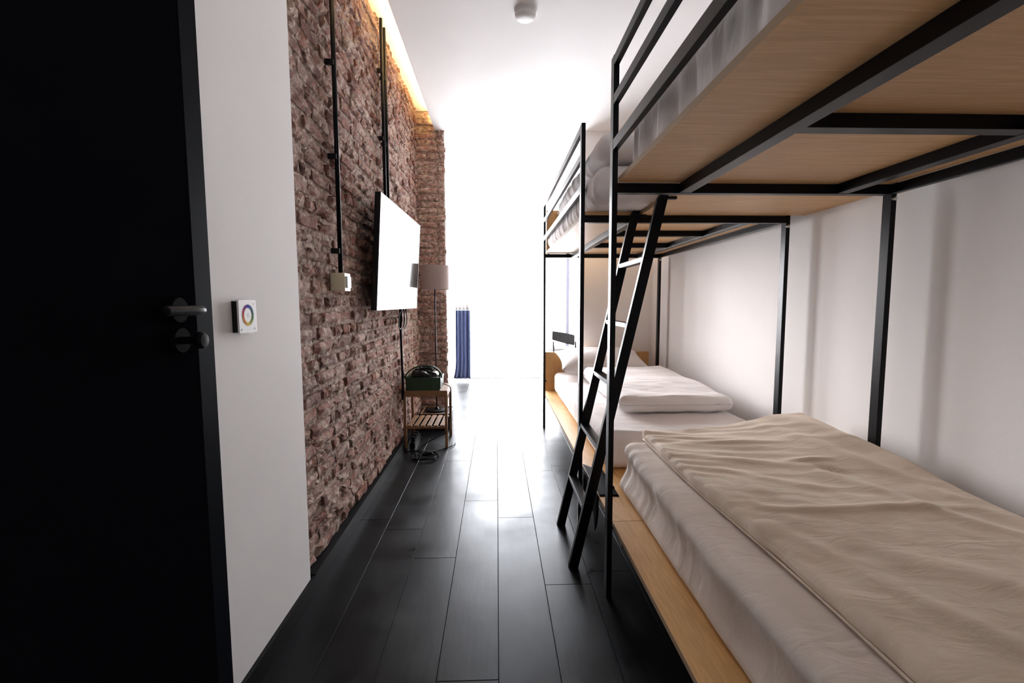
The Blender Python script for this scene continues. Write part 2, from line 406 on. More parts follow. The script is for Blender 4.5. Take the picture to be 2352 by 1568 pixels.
def stuff_bricks(name, items, mats4, parent):
    vs, fs, tone = [], [], []
    for M in mats4:
        me, V, F_ = VAR[random.randrange(len(VAR))]; off = len(vs); t = random.random()
        for p in V: vs.append(M @ Vector(p))
        for f in F_: fs.append(tuple(off+i for i in f)); tone.append(t)
    me = bpy.data.meshes.new(name); me.from_pydata(vs, [], fs); a = me.attributes.new('tone', 'FLOAT', 'FACE'); a.data.foreach_set('value', tone); me.update()
    o = link(name, me, 'brick', parent); o['kind'] = 'stuff'; return o
wb = struct(box('wall_left_brick', -0.92, -0.80, 1.75, 5.0, 0, HT, 'mortar'))
mortar_grid('mortar', 1.75, 4.60, 0.0, 2.97, lambda u, z, d: (-0.768+d, u, z), wb)
camp = Vector((0, 0, 1.15)); IM = cam.matrix_world.inverted()
def seen_area(M):
    P = []
    for u, w_ in ((-0.5, -0.5), (0.5, -0.5), (0.5, 0.5), (-0.5, 0.5)):
        q = IM @ (M @ Vector((u, 0, w_)))
        if q.z > -0.1: return 0
        P.append((-F*q.x/q.z, -F*q.y/q.z))
    if all(abs(p[0]) > 1180 or abs(p[1]) > 790 for p in P): return 0
    return abs(sum(P[i][0]*P[(i+1) % 4][1]-P[(i+1) % 4][0]*P[i][1] for i in range(4)))/2
RZ = Matrix.Rotation(math.pi/2, 4, 'Z'); ms = []
for u, z, ln, h in lay_bricks(1.752, 4.575, 0.006, 2.965):
    x = -0.755 + random.gauss(0, 0.006) + 0.008*nz(u*1.3, z*1.3, 0)
    tilt = Matrix.Rotation(random.gauss(0, 0.016), 4, 'Y') @ Matrix.Rotation(random.gauss(0, 0.022), 4, 'Z')
    ms.append(Matrix.Translation((x, u, z)) @ RZ @ tilt @ Matrix.Diagonal((ln, 0.035, h, 1)))
ms.sort(key=seen_area, reverse=True)
for M in ms[:300]:
    o = bpy.data.objects.new('brick', random.choice(VAR)[0]); COL.objects.link(o); o.matrix_world = M; o.parent = wb
stuff_bricks('brick_courses', None, ms[300:], wb)
# pier at the end of the brick wall
pier = struct(box('wall_far_left', -0.92, -0.515, 4.615, 4.90, 0, 2.97, 'mortar'))
mortar_grid('mortar', -0.78, -0.505, 0.0, 2.97, lambda u, z, d: (u, 4.592-d, z), pier, 0.014)
for u, z, ln, h in lay_bricks(-0.772, -0.492, 0.006, 2.965, 0.012):
    d = 4.58 + random.gauss(0, 0.006)
    o = bpy.data.objects.new('brick', random.choice(VAR)[0]); COL.objects.link(o)
    dep = 0.25 if u+ln/2 > -0.53 else 0.035
    o.matrix_world = Matrix.Translation((u, d, z)) @ Matrix.Rotation(random.gauss(0, 0.015), 4, 'Y') @ Matrix.Diagonal((ln, 0.035, h, 1)); o.parent = pier
    o.material_slots[0].link = 'OBJECT'; o.material_slots[0].material = MATS['brick_limed']
struct(box('trim_1', -0.515, -0.496, 4.62, 4.90, 0, 2.97, 'wall_paint'))

# ------------------------------------------------------------------ window
win = bpy.data.objects.new('window_1', None); COL.objects.link(win); win.location = (0.27, 7.0, 0); struct(win)
box('frame', -0.95, -0.90, 6.97, 7.03, 0, 2.74, 'white_frame', win); box('frame', 1.44, 1.49, 6.97, 7.03, 0.47, 2.74, 'white_frame', win)
box('frame', -0.90, 1.44, 6.97, 7.03, 2.69, 2.74, 'white_frame', win); box('frame', 0.775, 0.805, 6.97, 7.03, 0, 2.69, 'white_frame', win)
box('threshold', -0.90, 0.775, 6.97, 7.03, 0, 0.008, 'white_frame', win)
box('mullion', 1.040, 1.088, 6.90, 6.965, 0.49, 2.69, 'grey_frame', win); box('sill', 0.80, 1.49, 6.86, 6.95, 0.455, 0.49, 'white_frame', win)
box('pane', -0.90, -0.06, 6.995, 7.003, 0.008, 2.69, 'glass', win); box('pane', -0.06, 0.775, 6.995, 7.003, 0.008, 2.69, 'glass', win)
box('pane', 0.805, 1.44, 6.995, 7.003, 0.47, 2.69, 'glass', win)

win2 = bpy.data.objects.new('window_2', None); COL.objects.link(win2); win2.location = (-2.1, 7.0, 0); struct(win2)
for a in ((-3.1, -3.05, 0.40, 2.74), (-1.17, -1.12, 0.40, 2.74), (-3.05, -1.17, 2.69, 2.74), (-3.05, -1.17, 0.40, 0.45), (-2.13, -2.09, 0.45, 2.69)): box('frame', a[0], a[1], 6.97, 7.03, a[2], a[3], 'white_frame', win2)
box('pane', -3.05, -2.13, 6.995, 7.003, 0.45, 2.69, 'glass', win2); box('pane', -2.09, -1.17, 6.995, 7.003, 0.45, 2.69, 'glass', win2)

# ------------------------------------------------------------------ door leaf standing open against the left wall
door = struct(box('door_1', -0.715, -0.665, 0.27, 1.03, 0.012, 2.08, 'door_paint', None, 0.002))
box('rebate_lip', -0.715, -0.692, 1.03, 1.15, 0.012, 2.095, 'door_lip_sheen', door, 0.0015)
box('rebate_strip', -0.692, -0.684, 1.031, 1.078, 0.012, 2.08, 'door_paint', door, 0.002)  # narrow raised strip in the door's black, along the rebate
ros = lathe('rosette', [(0.027, -0.665), (0.027, -0.658), (0.0255, -0.656), (0.001, -0.656)], 'matt_metal', door, (0, 0.983, 1.136), 'X')
bm = bmesh.new(); add_tube(bm, smoothpath([(-0.657, 0.983, 1.136), (-0.63, 0.983, 1.136), (-0.612, 0.979, 1.136), (-0.606, 0.960, 1.136), (-0.606, 0.91, 1.136), (-0.607, 0.862, 1.136)], 6), 0.0098, 14)
bm_obj('lever_handle', bm, 'dark_metal', door, True)
lathe('rosette', [(0.027, -0.665), (0.027, -0.658), (0.0255, -0.656), (0.001, -0.656)], 'matt_metal', door, (0, 0.985, 1.073), 'X')
lathe('thumb_turn', [(0.008, -0.657), (0.008, -0.634), (0.012, -0.630), (0.0175, -0.624), (0.018, -0.616), (0.014, -0.611), (0.001, -0.610)], 'dark_metal', door, (0, 0.985, 1.073), 'X', 20)
fr = bmesh.new(); addbox(fr, -0.91, -0.722, -0.55, -0.50, 0, 2.15); addbox(fr, -0.91, -0.722, 0.26, 0.31, 0, 2.15); addbox(fr, -0.91, -0.722, -0.55, 0.31, 2.15, 2.20)
struct(bm_obj('trim_2', fr, 'black_paint'))

# ------------------------------------------------------------------ left wall fittings
lc = thing('light_controller', 'square white glass light controller with a rainbow colour ring on the white wall', 'controller', (WX0, 1.352, 1.112))
box('back_box', WX0, WX0+0.016, 1.308, 1.396, 1.068, 1.156, 'black_plastic', lc, 0.001)
box('glass_face', WX0+0.016, WX0+0.021, 1.305, 1.399, 1.065, 1.159, 'white_plastic', lc, 0.001)
bm = bmesh.new(); seg = 48
for k in range(seg):
    a0, a1 = 2*math.pi*k/seg, 2*math.pi*(k+1)/seg
    bm.faces.new([bm.verts.new((0, r_*math.sin(a), r_*math.cos(a))) for a, r_ in ((a0, 0.021), (a1, 0.021), (a1, 0.0305), (a0, 0.0305))])
rg = bm_obj('colour_ring', bm, 'colour_ring', lc); rg.location = (0.0216, 0, 0.004)
bm = bmesh.new()
for k in range(24):
    a0, a1 = 2*math.pi*k/24, 2*math.pi*(k+1)/24
    bm.faces.new([bm.verts.new((0.0216, r_*math.sin(a), 0.004+r_*math.cos(a))) for a, r_ in ((a0, 0.0045), (a1, 0.0045), (a1, 0.006), (a0, 0.006))])
bm_obj('power_mark', bm, 'grey_frame', lc)
for sy, sz, cm in ((-1, 1, 'white_plastic'), (1, 1, 'cream_plastic'), (-1, -1, 'grey_frame'), (1, -1, 'grey_frame')):
    if cm != 'white_plastic': lathe('touch_dot', [(0.003, WX0+0.021), (0.003, WX0+0.0216), (0.0001, WX0+0.0216)], cm, lc, (0, 1.352+sy*0.035, 1.112+sz*0.036), 'X', 12)

def conduit(label, y, z0, z1, clips, x=-0.728, r=0.0105):
    t = thing('conduit_pipe', label, 'pipe', (x, y, z0), 'black conduit pipes on the brick wall')
    tube('pipe', [(x, y, z0), (x, y, z1)], r, 'black_paint', t, 14)
    for z in clips:
        c = box('clip', x-0.035, x+0.004, y-0.022, y-0.006, z-0.012, z+0.012, 'black_plastic', t, 0.002)
    return t
conduit('black conduit pipe running down the bricks into the cream switch box', 2.205, 1.287, 2.968, (2.225, 1.815, 1.39))
conduit('nearer of the two black conduit pipes above the television', 3.13, 1.63, 2.955, (2.63, 2.21))
conduit('farther of the two black conduit pipes above the television', 3.215, 1.63, 2.945, (2.62, 2.20))
sb = thing('switch_box', 'cream surface-mounted switch box below the black pipe', 'switch', (-0.755, 2.21, 1.205))
box('body', -0.765, -0.698, 2.165, 2.25, 1.205, 1.288, 'cream_plastic', sb, 0.005)
box('rocker', -0.699, -0.690, 2.18, 2.236, 1.22, 1.273, 'white_plastic', sb, 0.003)

# ------------------------------------------------------------------ television on its wall arm
tw, th_, ty, tt = 1.14, 0.656, 0.025, 0.063
tv = thing('television', 'flat black television tilted from the brick wall, its screen washed out by daylight', 'television', (-0.642, 3.20, 1.434))
tv.rotation_euler = (0, tt, -ty)
def tvbox(name, x0, x1, y0, y1, z0, z1, mt, bev=0.0):
    bm = bmesh.new(); addbox(bm, x0, x1, y0, y1, z0, z1, bev); return bm_obj(name, bm, mt, tv)
tvbox('back_cover', -0.032, -0.004, -tw/2, tw/2, -th_/2, th_/2, 'black_plastic', 0.003)
tvbox('rear_housing', -0.058, -0.032, -tw*0.36, tw*0.36, -th_*0.42, th_*0.25, 'black_plastic', 0.006)
tvbox('screen', -0.004, 0.0, -tw/2+0.008, tw/2-0.008, -th_/2+0.014, th_/2-0.008, 'screen')
for a in ((-tw/2, tw/2, th_/2-0.008, th_/2), (-tw/2, tw/2, -th_/2, -th_/2+0.014), (-tw/2, -tw/2+0.008, -th_/2+0.014, th_/2-0.008), (tw/2-0.008, tw/2, -th_/2+0.014, th_/2-0.008)):
    tvbox('bezel', -0.004, 0.002, a[0], a[1], a[2], a[3], 'black_plastic')
tvbox('wall_bracket', -0.092, -0.058, -0.16, 0.16, -0.12, 0.12, 'black_steel', 0.002)

# ------------------------------------------------------------------ ceiling: smoke detector
sd = thing('smoke_detector', 'round white smoke detector dome on the ceiling', 'smoke detector', (0.172, 2.755, 2.79))
lathe('base', [(0.062, 2.79), (0.064, 2.783), (0.064, 2.777)], 'white_plastic', sd, (0.172, 2.755, 0))
lathe('dome', [(0.060, 2.777), (0.060, 2.766), (0.055, 2.757), (0.045, 2.750), (0.025, 2.747), (0.001, 2.7465)], 'white_plastic', sd, (0.172, 2.755, 0))

# ------------------------------------------------------------------ bunk frames
FX0, FX1, BX0, BX1, BZ0, BZ1 = 0.42, 0.44, 1.46, 1.48, 1.545, 1.58
def bunk(label, y0, y1, bars, dy0, dy1, head=False):
    t = thing('bunk_bed', label, 'bunk bed', (FX0, y0, 0), 'black steel bunk frames')
    for x0, x1 in ((FX0, FX1), (BX0, BX1)):
        for y in (y0, y1-0.04):
            p = box('post', x0, x1, y, y+0.04, 0, 2.022 if x0 == FX0 else 1.62, 'black_steel', t, 0.0015)
    for z0, z1 in ((1.987, 2.020), (1.852, 1.885), (1.693, 1.730)):
        box('guard_rail', FX0+0.0005, FX1-0.0005, y0+0.04, y1-0.04, z0, z1, 'black_steel', t, 0.0015)
    for y in (y0+0.004, y1-0.036): box('end_beam', FX1, BX0, y, y+0.032, BZ0, BZ1, 'black_steel', t, 0.0015)
    box('wall_beam', BX0, BX1, y0+0.04, y1-0.04, BZ0, BZ1, 'black_steel', t, 0.0015)
    for x0, x1 in ((0.668, 0.710), (1.257, 1.298)): box('slat_beam', x0, x1, y0+0.036, y1-0.036, BZ0+0.001, BZ1, 'black_steel', t, 0.0015)
    for y in bars: box('cross_bar', 0.710, 1.257, y-0.02, y+0.02, BZ0+0.002, BZ1, 'black_steel', t, 0.0015)
    dk = box('deck', 0.4425, 1.458, dy0, dy1, 1.5805, 1.5985, 'plywood_cross', t)
    box('ply_edge', 0.4415, 0.4425, dy0, dy1, 1.5805, 1.5985, 'ply_edge', dk)
    for y in (y0, y1-0.04):
        lathe('bolt', [(0.0095, 0.0), (0.0095, -0.003), (0.008, -0.007), (0.004, -0.009), (0.001, -0.0095)], 'chrome', t, (1.469, y, 1.528), 'Y', 16)
        lathe('bolt', [(0.0095, 0.0), (0.0095, 0.004), (0.007, 0.010), (0.001, 0.011)], 'black_steel', t, (FX1, y+0.02, 0.435), 'X', 16)
    if head: box('headboard', 0.4425, 1.455, y1-0.06, y1-0.042, 1.5985, 1.955, 'plywood_long', t, 0.004)
    return t
bunk('near black steel bunk frame with guard rails, carrying the upper plywood deck overhead', -0.16, 1.735, (0.45, 1.09), -0.15, 1.698)
bunk('far black steel bunk frame near the window, behind the ladder', 2.318, 4.178, (2.83, 3.41), 2.322, 4.14, True)
br = thing('bridge_panel', 'plywood panel bridging the gap between the two upper bunk decks', 'panel', (0.715, 2.02, 1.5805))
box('board', 0.715, 1.549, 1.739, 2.314, 1.5805, 1.5985, 'plywood_cross', br)
box('ply_edge', 0.714, 0.715, 1.739, 2.314, 1.5805, 1.5985, 'ply_edge', br)

# ------------------------------------------------------------------ low platforms
def platform(label, y0, y1, head):
    t = thing('bed_platform', label, 'platform', (0.456, y0, 0), 'low plywood bed platforms')
    dk = box('deck', 0.457, 1.448, y0, y1, 0.262, 0.280, 'plywood_long', t)
    box('ply_edge', 0.456, 0.457, y0, y1, 0.262, 0.280, 'ply_edge', dk)
    box('plinth', 0.62, 1.40, y0+0.03, y1-0.03, 0, 0.262, 'black_paint', t)
    for y in (y0+0.05, y1-0.09): box('bearer', 0.47, 0.62, y, y+0.04, 0.222, 0.262, 'black_steel', t)
    if head: box('headboard', 0.470, 1.505, y1-0.02, y1, 0.2805, 0.662, 'plywood_long', t, 0.004)
    return t
platform('near low plywood platform under the beige bed, along the right wall', -0.30, 1.757, False)
platform('far low plywood platform with a headboard, under the white bed', 1.760, 4.52, True)

# ------------------------------------------------------------------ bedding
def smoothstep(a, b, x): 
    t = min(1, max(0, (x-a)/(b-a))); return t*t*(3-2*t)
def g(x, s): return math.exp(-(x/s)**2)
def mattress_disp(seed, xf, yend, amp=1.0):
    def f(p, n):
        d = 0.0
        side = max(0, -n.x)*smoothstep(0.6, 0.9, -n.x)
        # vertical tension folds near the far corner of the front side, fading towards the camera
        fall = math.exp(-abs(yend-p.y)/0.22) + 0.18
        d += side*amp*0.008*fall*nz(p.y*26, p.z*3, seed)
        d += side*amp*0.006*nz(p.y*5, p.z*2.5, seed+4)
        top = max(0, n.z)
        d += top*amp*(0.006*nz(p.x*3, p.y*3, seed+2) + 0.004*math.exp(-abs(yend-p.y)/0.3)*nz(p.x*6, p.y*38, seed+7))
        return n*d
    return f
msheet = softbox('lower_mattress', (0.555, 0.02, 0.2808), (1.445, 2.105, 0.500), 0.045, 0.02, mattress_disp(1, 0.555, 2.10, 1.5), 'sheet_beige')
tag(msheet, 'long white-sheeted mattress under the beige duvet, front right', 'mattress', 'sheeted mattresses')
# give the near mattress the slightly battered side of the photograph: bottom tucked in, top pulled back at the far end
for v_ in msheet.data.vertices:
    c = v_.co
    lean = smoothstep(0.28, 0.50, c.z)
    if c.x < 0.75: c.x += 0.03*lean*math.exp(-max(0, 2.1-c.y)/0.25)
    if c.x < 0.70:
        t = min(1, max(0, (c.z-0.285)/0.19)); k = 1-smoothstep(0.60, 0.70, c.x)
        c.x += k*(0.034*math.sin(math.pi*t)**1.2*(0.8+0.3*math.sin(c.y*4.1)) + 0.006*math.exp(-abs(2.02-c.y)/0.16)*math.sin(c.y*70+c.z*14)*t)
msh2 = softbox('lower_mattress', (0.553, 2.31, 0.2808), (1.445, 4.43, 0.478), 0.05, 0.025, mattress_disp(5, 0.553, 2.4), 'sheet')
tag(msh2, 'white-sheeted mattress on the far low platform beside the ladder', 'mattress', 'sheeted mattresses')
um1 = softbox('upper_mattress', (0.470, -0.14, 1.5988), (1.44, 1.615, 1.775), 0.03, 0.02, lambda p, n: n*((0.012*nz(p.y*14, p.z*4, 2)+0.009*nz(p.y*36, p.z*5, 6))*max(0, -n.x)), 'sheet')
tag(um1, 'wrinkled grey-white mattress on the near upper bunk behind the rails', 'mattress', 'upper bunk mattresses')
um2 = softbox('upper_mattress', (0.452, 2.11, 1.5988), (1.44, 4.10, 1.775), 0.07, 0.025, lambda p, n: n*(0.012*nz(p.x*20+p.y*9, p.z*4, 2)*max(0, -n.y) + 0.012*nz(p.y*22, p.z*4, 9)*max(0, -n.x)), 'sheet')
tag(um2, 'white mattress on the far upper bunk behind the guard rails', 'mattress', 'upper bunk mattresses')

# beige duvet spread over the near bed
FOLDS = [((1.30, 2.1), (1.62, 0.9), 0.045, 0.018), ((1.18, 2.1), (1.40, 1.1), 0.035, 0.012), ((0.75, 1.75), (1.10, 1.55), 0.022, 0.009), ((0.74, 1.62), (1.05, 1.38), 0.022, 0.008),
         ((0.78, 1.90), (1.20, 1.80), 0.020, 0.008), ((0.72, 1.27), (1.35, 1.22), 0.014, 0.007), ((1.10, 1.50), (1.30, 1.05), 0.03, 0.010), ((1.25, 1.20), (1.45, 0.85), 0.025, 0.010), ((0.9, 1.1), (1.25, 0.6), 0.04, 0.008), ((0.80, 0.95), (1.0, 0.45), 0.03, 0.007), ((1.05, 1.62), (1.20, 1.60), 0.012, 0.009), ((1.12, 1.54), (1.19, 1.46), 0.016, -0.012)]
def seg_dist(px, py, a, b):
    ax, ay = a; bx, by = b; dx, dy = bx-ax, by-ay; t = max(0, min(1, ((px-ax)*dx+(py-ay)*dy)/(dx*dx+dy*dy)))
    return math.hypot(px-ax-t*dx, py-ay-t*dy), t
def duvet1(p, n):
    up = max(0, n.z); d = 0
    for a, b, s, h in FOLDS:
        q, t = seg_dist(p.x + 0.015*nz(p.y*4, p.x*4, 3), p.y, a, b)
        d += h*g(q, s)*(0.4+0.6*math.sin(math.pi*min(1, max(0, t))))
    d += 0.010*nz(p.x*3.2, p.y*2.4, 1) + 0.005*nz(p.x*8+p.y*4, p.y*6, 5)
    fan = math.exp(-max(0, 2.05-p.y)/0.55)*math.exp(-max(0, p.x-0.70)/0.45)
    d += 0.013*fan*nz(p.x*4, p.y*26 + p.x*9, 9) + 0.0035*nz(p.x*16+p.y*7, p.y*11-p.x*5, 4)*max(0, nz(p.x*2, p.y*2, 7)+0.4)
    rise = 0.055*smoothstep(0.95, 1.42, p.x)*smoothstep(1.2, 2.1, p.y) + 0.012*smoothstep(0.8, 1.2, p.x)
    return Vector((0, 0, (d+rise)*smoothstep(0.0, 0.5, n.z) if n.z > 0 else 0)) + Vector((n.x, n.y, 0))*(0.006*nz(p.x*6, p.y*9, 2))
dv = softbox('duvet', (0.672, 0.05, 0.509), (1.450, 2.115, 0.553), 0.020, 0.013, duvet1, 'duvet_beige')
for v_ in dv.data.vertices:
    c = v_.co; 
    if c.x < 0.80: c.x += 0.020*(2.1-c.y)*0.5*(1-smoothstep(0.70, 0.80, c.x)) - 0.008*math.sin(c.y*5)
tag(dv, 'creased beige duvet spread over the near lower bed', 'duvet', 'duvets')
seam = tube('piping', smoothpath([(0.676+0.010*(2.1-y)-0.0065*math.sin(y*5), y, 0.5125) for y in np.linspace(2.09, 0.1, 14)], 4), 0.0035, 'duvet_beige', dv, 8)
# white duvet folded double on the far bed
def duvet2(p, n):
    d = 0.010*nz(p.x*4, p.y*4, 12)+0.004*nz(p.x*10, p.y*22, 3)
    e = math.exp(-((p.y-2.70)/0.10)**2)
    return n*(d + 0.008*e*nz(p.x*6, p.y*40, p.z*40)) + Vector((0, 0, 0.015*smoothstep(2.75, 3.3, p.y)*max(0, n.z)))
dv2 = softbox('duvet', (0.735, 2.68, 0.492), (1.435, 3.93, 0.585), 0.048, 0.022, duvet2, 'duvet_white')
tag(dv2, 'white duvet folded with a plump rolled end on the far lower bed', 'duvet', 'duvets')
def duvet3(p, n): return n*(0.010*nz(p.x*4, p.y*4, 32)+0.010*max(0, -n.y)*nz(p.x*22, p.z*3, 3)+0.010*max(0, -n.x)*nz(p.y*16, p.z*3, 13))
dv3 = softbox('duvet', (0.462, 2.09, 1.797), (1.44, 3.55, 1.905), 0.053, 0.022, duvet3, 'duvet_white')
tag(dv3, 'bulging white duvet on the far upper bunk above the ladder', 'duvet', 'duvets')
def pillow(label, cx, cy, z0, w_, d_, h, rx):
    vs, fs = [], []; n = 28
    def sh(u, v_): return max(0, (1-abs(u)**3.2))**0.55*max(0, (1-abs(v_)**3.2))**0.55
    for s in (1, -1):
        for i in range(n+1):
            for j in range(n+1):
                u, v_ = -1+2*i/n, -1+2*j/n; px = u*(1-0.07*(1-v_*v_)); py = v_*(1-0.07*(1-u*u))
                hh = sh(u, v_)*(1+0.10*nz(u*2, v_*2, cx)+0.04*nz(u*7, v_*5, 3))
                vs.append((px*w_/2, py*d_/2, s*hh*h/2))
    k = (n+1)*(n+1)
    for s in (0, 1):
        for i in range(n):
            for j in range(n):
                a = s*k+i*(n+1)+j; q = (a, a+n+1, a+n+2, a+1); fs.append(q if s == 0 else q[::-1])
    me = bpy.data.meshes.new('pillow'); me.from_pydata(vs, [], fs)
    bm = bmesh.new(); bm.from_mesh(me); bmesh.ops.remove_doubles(bm, verts=bm.verts[:], dist=1e-4); bm.to_mesh(me); bm.free()
    me.polygons.foreach_set('use_smooth', [True]*len(me.polygons)); me.update()
    o = link('pillow', me, 'pillow_cloth'); o.location = (cx, cy, z0+h/2); o.rotation_euler = (rx, 0, 0)
    return tag(o, label, 'pillow', 'pillows')
pillow('white pillow propped on the far lower bed against the headboard', 0.965, 4.22, 0.515, 0.80, 0.50, 0.19, 0.22)
pillow('white pillow at the far end of the upper bunk, seen between the rails', 0.83, 3.86, 1.80, 0.62, 0.42, 0.17, 0.16)

# ------------------------------------------------------------------ ladder
ld = thing('bunk_ladder', 'black steel ladder with five flat rungs leaning between the bunks', 'ladder', (0.33, 2.1, 0))
SL = (0.683-0.327)/1.58
def railx(z): return 0.327 + SL*z
for y in (1.905, 2.290):
    prism('rail', [(railx(0)-0.021, 0), (railx(0)+0.021, 0), (railx(1.596)+0.021, 1.596), (railx(1.596)-0.012, 1.596), (railx(1.575)-0.021, 1.575)], 'Y', y, y+0.024, 'black_steel', ld)
    prism('hook', [(railx(1.57), 1.570), (railx(1.57)+0.060, 1.570), (railx(1.57)+0.060, 1.5795), (railx(1.57), 1.5795)], 'Y', y+0.002, y+0.022, 'black_steel', ld)
for z in (0.259, 0.526, 0.796, 1.052, 1.327):
    x = railx(z); box('rung', x-0.020, x+0.020, 1.929, 2.290, z-0.010, z+0.010, 'black_steel', ld, 0.0015)

# black cloth hanging over the platform edge behind the ladder
vs, fs = [], []; prof = [(0.548, 0.2825), (0.50, 0.2830), (0.463, 0.2825), (0.4525, 0.272), (0.450, 0.24), (0.449, 0.20), (0.449, 0.15), (0.449, 0.10)]; ny = 16
for i in range(ny+1):
    y = 1.99+0.42*i/ny
    for k, (x, z) in enumerate(prof):
        t = k/(len(prof)-1); zz = z
        if k > 3: zz = 0.272-(0.272-z)*(0.75+0.6*smoothstep(0.75, 1.0, i/ny)+0.25*math.sin(i*0.9))
        vs.append((x-(0.006*math.sin(i*1.3+k) if k > 3 else 0)*min(1, (k-3)/3)-0.002, y-(0.06*i/ny if k < 2 else 0), zz))
for i in range(ny):
    for k in range(len(prof)-1):
        a = i*len(prof)+k; fs.append((a, a+1, a+len(prof)+1, a+len(prof)))
me = bpy.data.meshes.new('black_cloth'); me.from_pydata(vs, [], fs); me.polygons.foreach_set('use_smooth', [True]*len(me.polygons)); me.update()
bc = link('black_cloth', me, 'black_cloth'); sm = bc.modifiers.new('thick', 'SOLIDIFY'); sm.thickness = 0.003; sm.offset = 1
tag(bc, 'black cloth draped over the platform edge behind the ladder', 'cloth')

# ------------------------------------------------------------------ bamboo side table with its load
TX0, TX1, TY0, TY1 = -0.738, -0.392, 3.60, 3.95
st = thing('side_table', 'small bamboo side table with slatted shelf beside the brick wall', 'table', (TX0, TY0, 0))
for x in (TX0, TX1-0.022):
    for y in (TY0, TY1-0.022): box('leg', x, x+0.022, y, y+0.022, 0, 0.452, 'bamboo', st, 0.002)
for y in (TY0+0.002, TY1-0.020): box('apron', TX0+0.022, TX1-0.022, y, y+0.018, 0.412, 0.452, 'bamboo', st, 0.002)
for x in (TX0+0.002, TX1-0.020): box('apron', x, x+0.018, TY0+0.022, TY1-0.022, 0.412, 0.452, 'bamboo', st, 0.002)
box('table_top', TX0+0.002, TX1-0.002, TY0+0.002, TY1-0.002, 0.452, 0.460, 'bamboo', st, 0.002)
for y in (TY0+0.004, TY1-0.018): box('shelf_rail', TX0+0.022, TX1-0.022, y, y+0.014, 0.155, 0.173, 'bamboo', st, 0.002)
for k in range(6):
    x = TX0+0.026+k*0.0515; box('slat', x, x+0.034, TY0+0.004, TY1-0.004, 0.173, 0.182, 'bamboo', st, 0.0015)
cr = thing('green_crate', 'dark green ribbed plastic crate on the bamboo table', 'crate', (-0.60, 3.74, 0.460))
CX0, CX1, CY0, CY1, CZ0, CZ1 = -0.718, -0.452, 3.62, 3.84, 0.4605, 0.562
box('bottom', CX0, CX1, CY0, CY1, CZ0, CZ0+0.006, 'green_plastic', cr)
for x in (CX0, CX1-0.006): box('side_wall', x, x+0.006, CY0, CY1, CZ0+0.006, CZ1, 'green_plastic', cr)
for y in (CY0, CY1-0.006): box('side_wall', CX0+0.006, CX1-0.006, y, y+0.006, CZ0+0.006, CZ1, 'green_plastic', cr)
for k in range(15): x = CX0+0.008+k*0.0178; box('rib', x, x+0.006, CY0-0.005, CY0, CZ0+0.008, CZ1-0.012, 'green_plastic', cr)
for k in range(11): y = CY0+0.012+k*0.019; box('rib', CX1, CX1+0.005, y, y+0.007, CZ0+0.008, CZ1-0.012, 'green_plastic', cr)
bm = bmesh.new(); addbox(bm, CX0-0.008, CX1+0.008, CY0-0.008, CY0+0.002, CZ1-0.012, CZ1); addbox(bm, CX0-0.008, CX1+0.008, CY1-0.002, CY1+0.008, CZ1-0.012, CZ1); addbox(bm, CX0-0.008, CX0+0.002, CY0+0.002, CY1-0.002, CZ1-0.012, CZ1); addbox(bm, CX1-0.002, CX1+0.008, CY0+0.002, CY1-0.002, CZ1-0.012, CZ1)
for v_ in bm.verts: v_.co -= cr.location
bm_obj('rim', bm, 'green_plastic', cr)
tube('handle', smoothpath([(CX1+0.012, 3.66, CZ1-0.01), (CX1+0.004, 3.66, CZ1+0.03), (-0.50, 3.67, CZ1+0.075), (-0.58, 3.67, CZ1+0.088), (-0.66, 3.67, CZ1+0.070), (CX0+0.0, 3.66, CZ1+0.025), (CX0-0.008, 3.66, CZ1-0.01)]), 0.006, 'green_plastic', cr)
rng = random.Random(4)
def coil(label, cx, cy, z, r, turns, n=26, rr=0.005, sq=0.8):
    pts = []
    for i in range(int(turns*n)+1):
        a = 2*math.pi*i/n; q = r*(1+0.22*math.sin(i*0.37)+0.10*math.sin(i*1.7)); pts.append((cx+q*math.cos(a), cy+q*sq*math.sin(a), z+0.006*math.sin(i*0.71)+0.0035*i/n))
    o = tube('cable_coil', pts, rr, 'cable'); return tag(o, label, 'cable', 'loose black cables')
bag = softbox('black_bag', (-0.695, 3.645, 0.4850), (-0.475, 3.825, 0.600), 0.050, 0.009, lambda p, n: n*(0.020*nz(p.x*20, p.y*20, p.z*20)+0.008*nz(p.x*55, p.y*55, p.z*55)), 'black_plastic')
tag(bag, 'glossy crumpled black bag filling the green crate', 'bag')
coil('black cable coil lying on top of the bag in the green crate', -0.585, 3.735, 0.614, 0.070, 3.2)
def cable(label, ctrl, r=0.0045): return tag(tube('cable', smoothpath(ctrl), r, 'cable', None, 8), label, 'cable', 'loose black cables')
cable('straight black cable hanging from the television to the table', [(-0.715, 3.47, 1.16), (-0.722, 3.49, 1.05), (-0.726, 3.52, 0.85), (-0.728, 3.545, 0.66), (-0.728, 3.56, 0.50), (-0.735, 3.565, 0.40)], 0.009)
for k, lb in enumerate(('looping black cable dangling under the television, nearest loop', 'looping black cable dangling under the television, middle loop', 'looping black cable dangling under the television, farthest loop')):
    y = 3.38+0.09*k
    cable(lb, [(-0.70, y+0.06, 1.12), (-0.702, y-0.02, 1.06), (-0.705, y-0.03, 0.98-0.02*(k % 2)), (-0.705, y+0.03, 0.96), (-0.70, y+0.07, 1.02), (-0.695, y+0.02, 1.09), (-0.70, y+0.09, 1.12)], 0.0035)
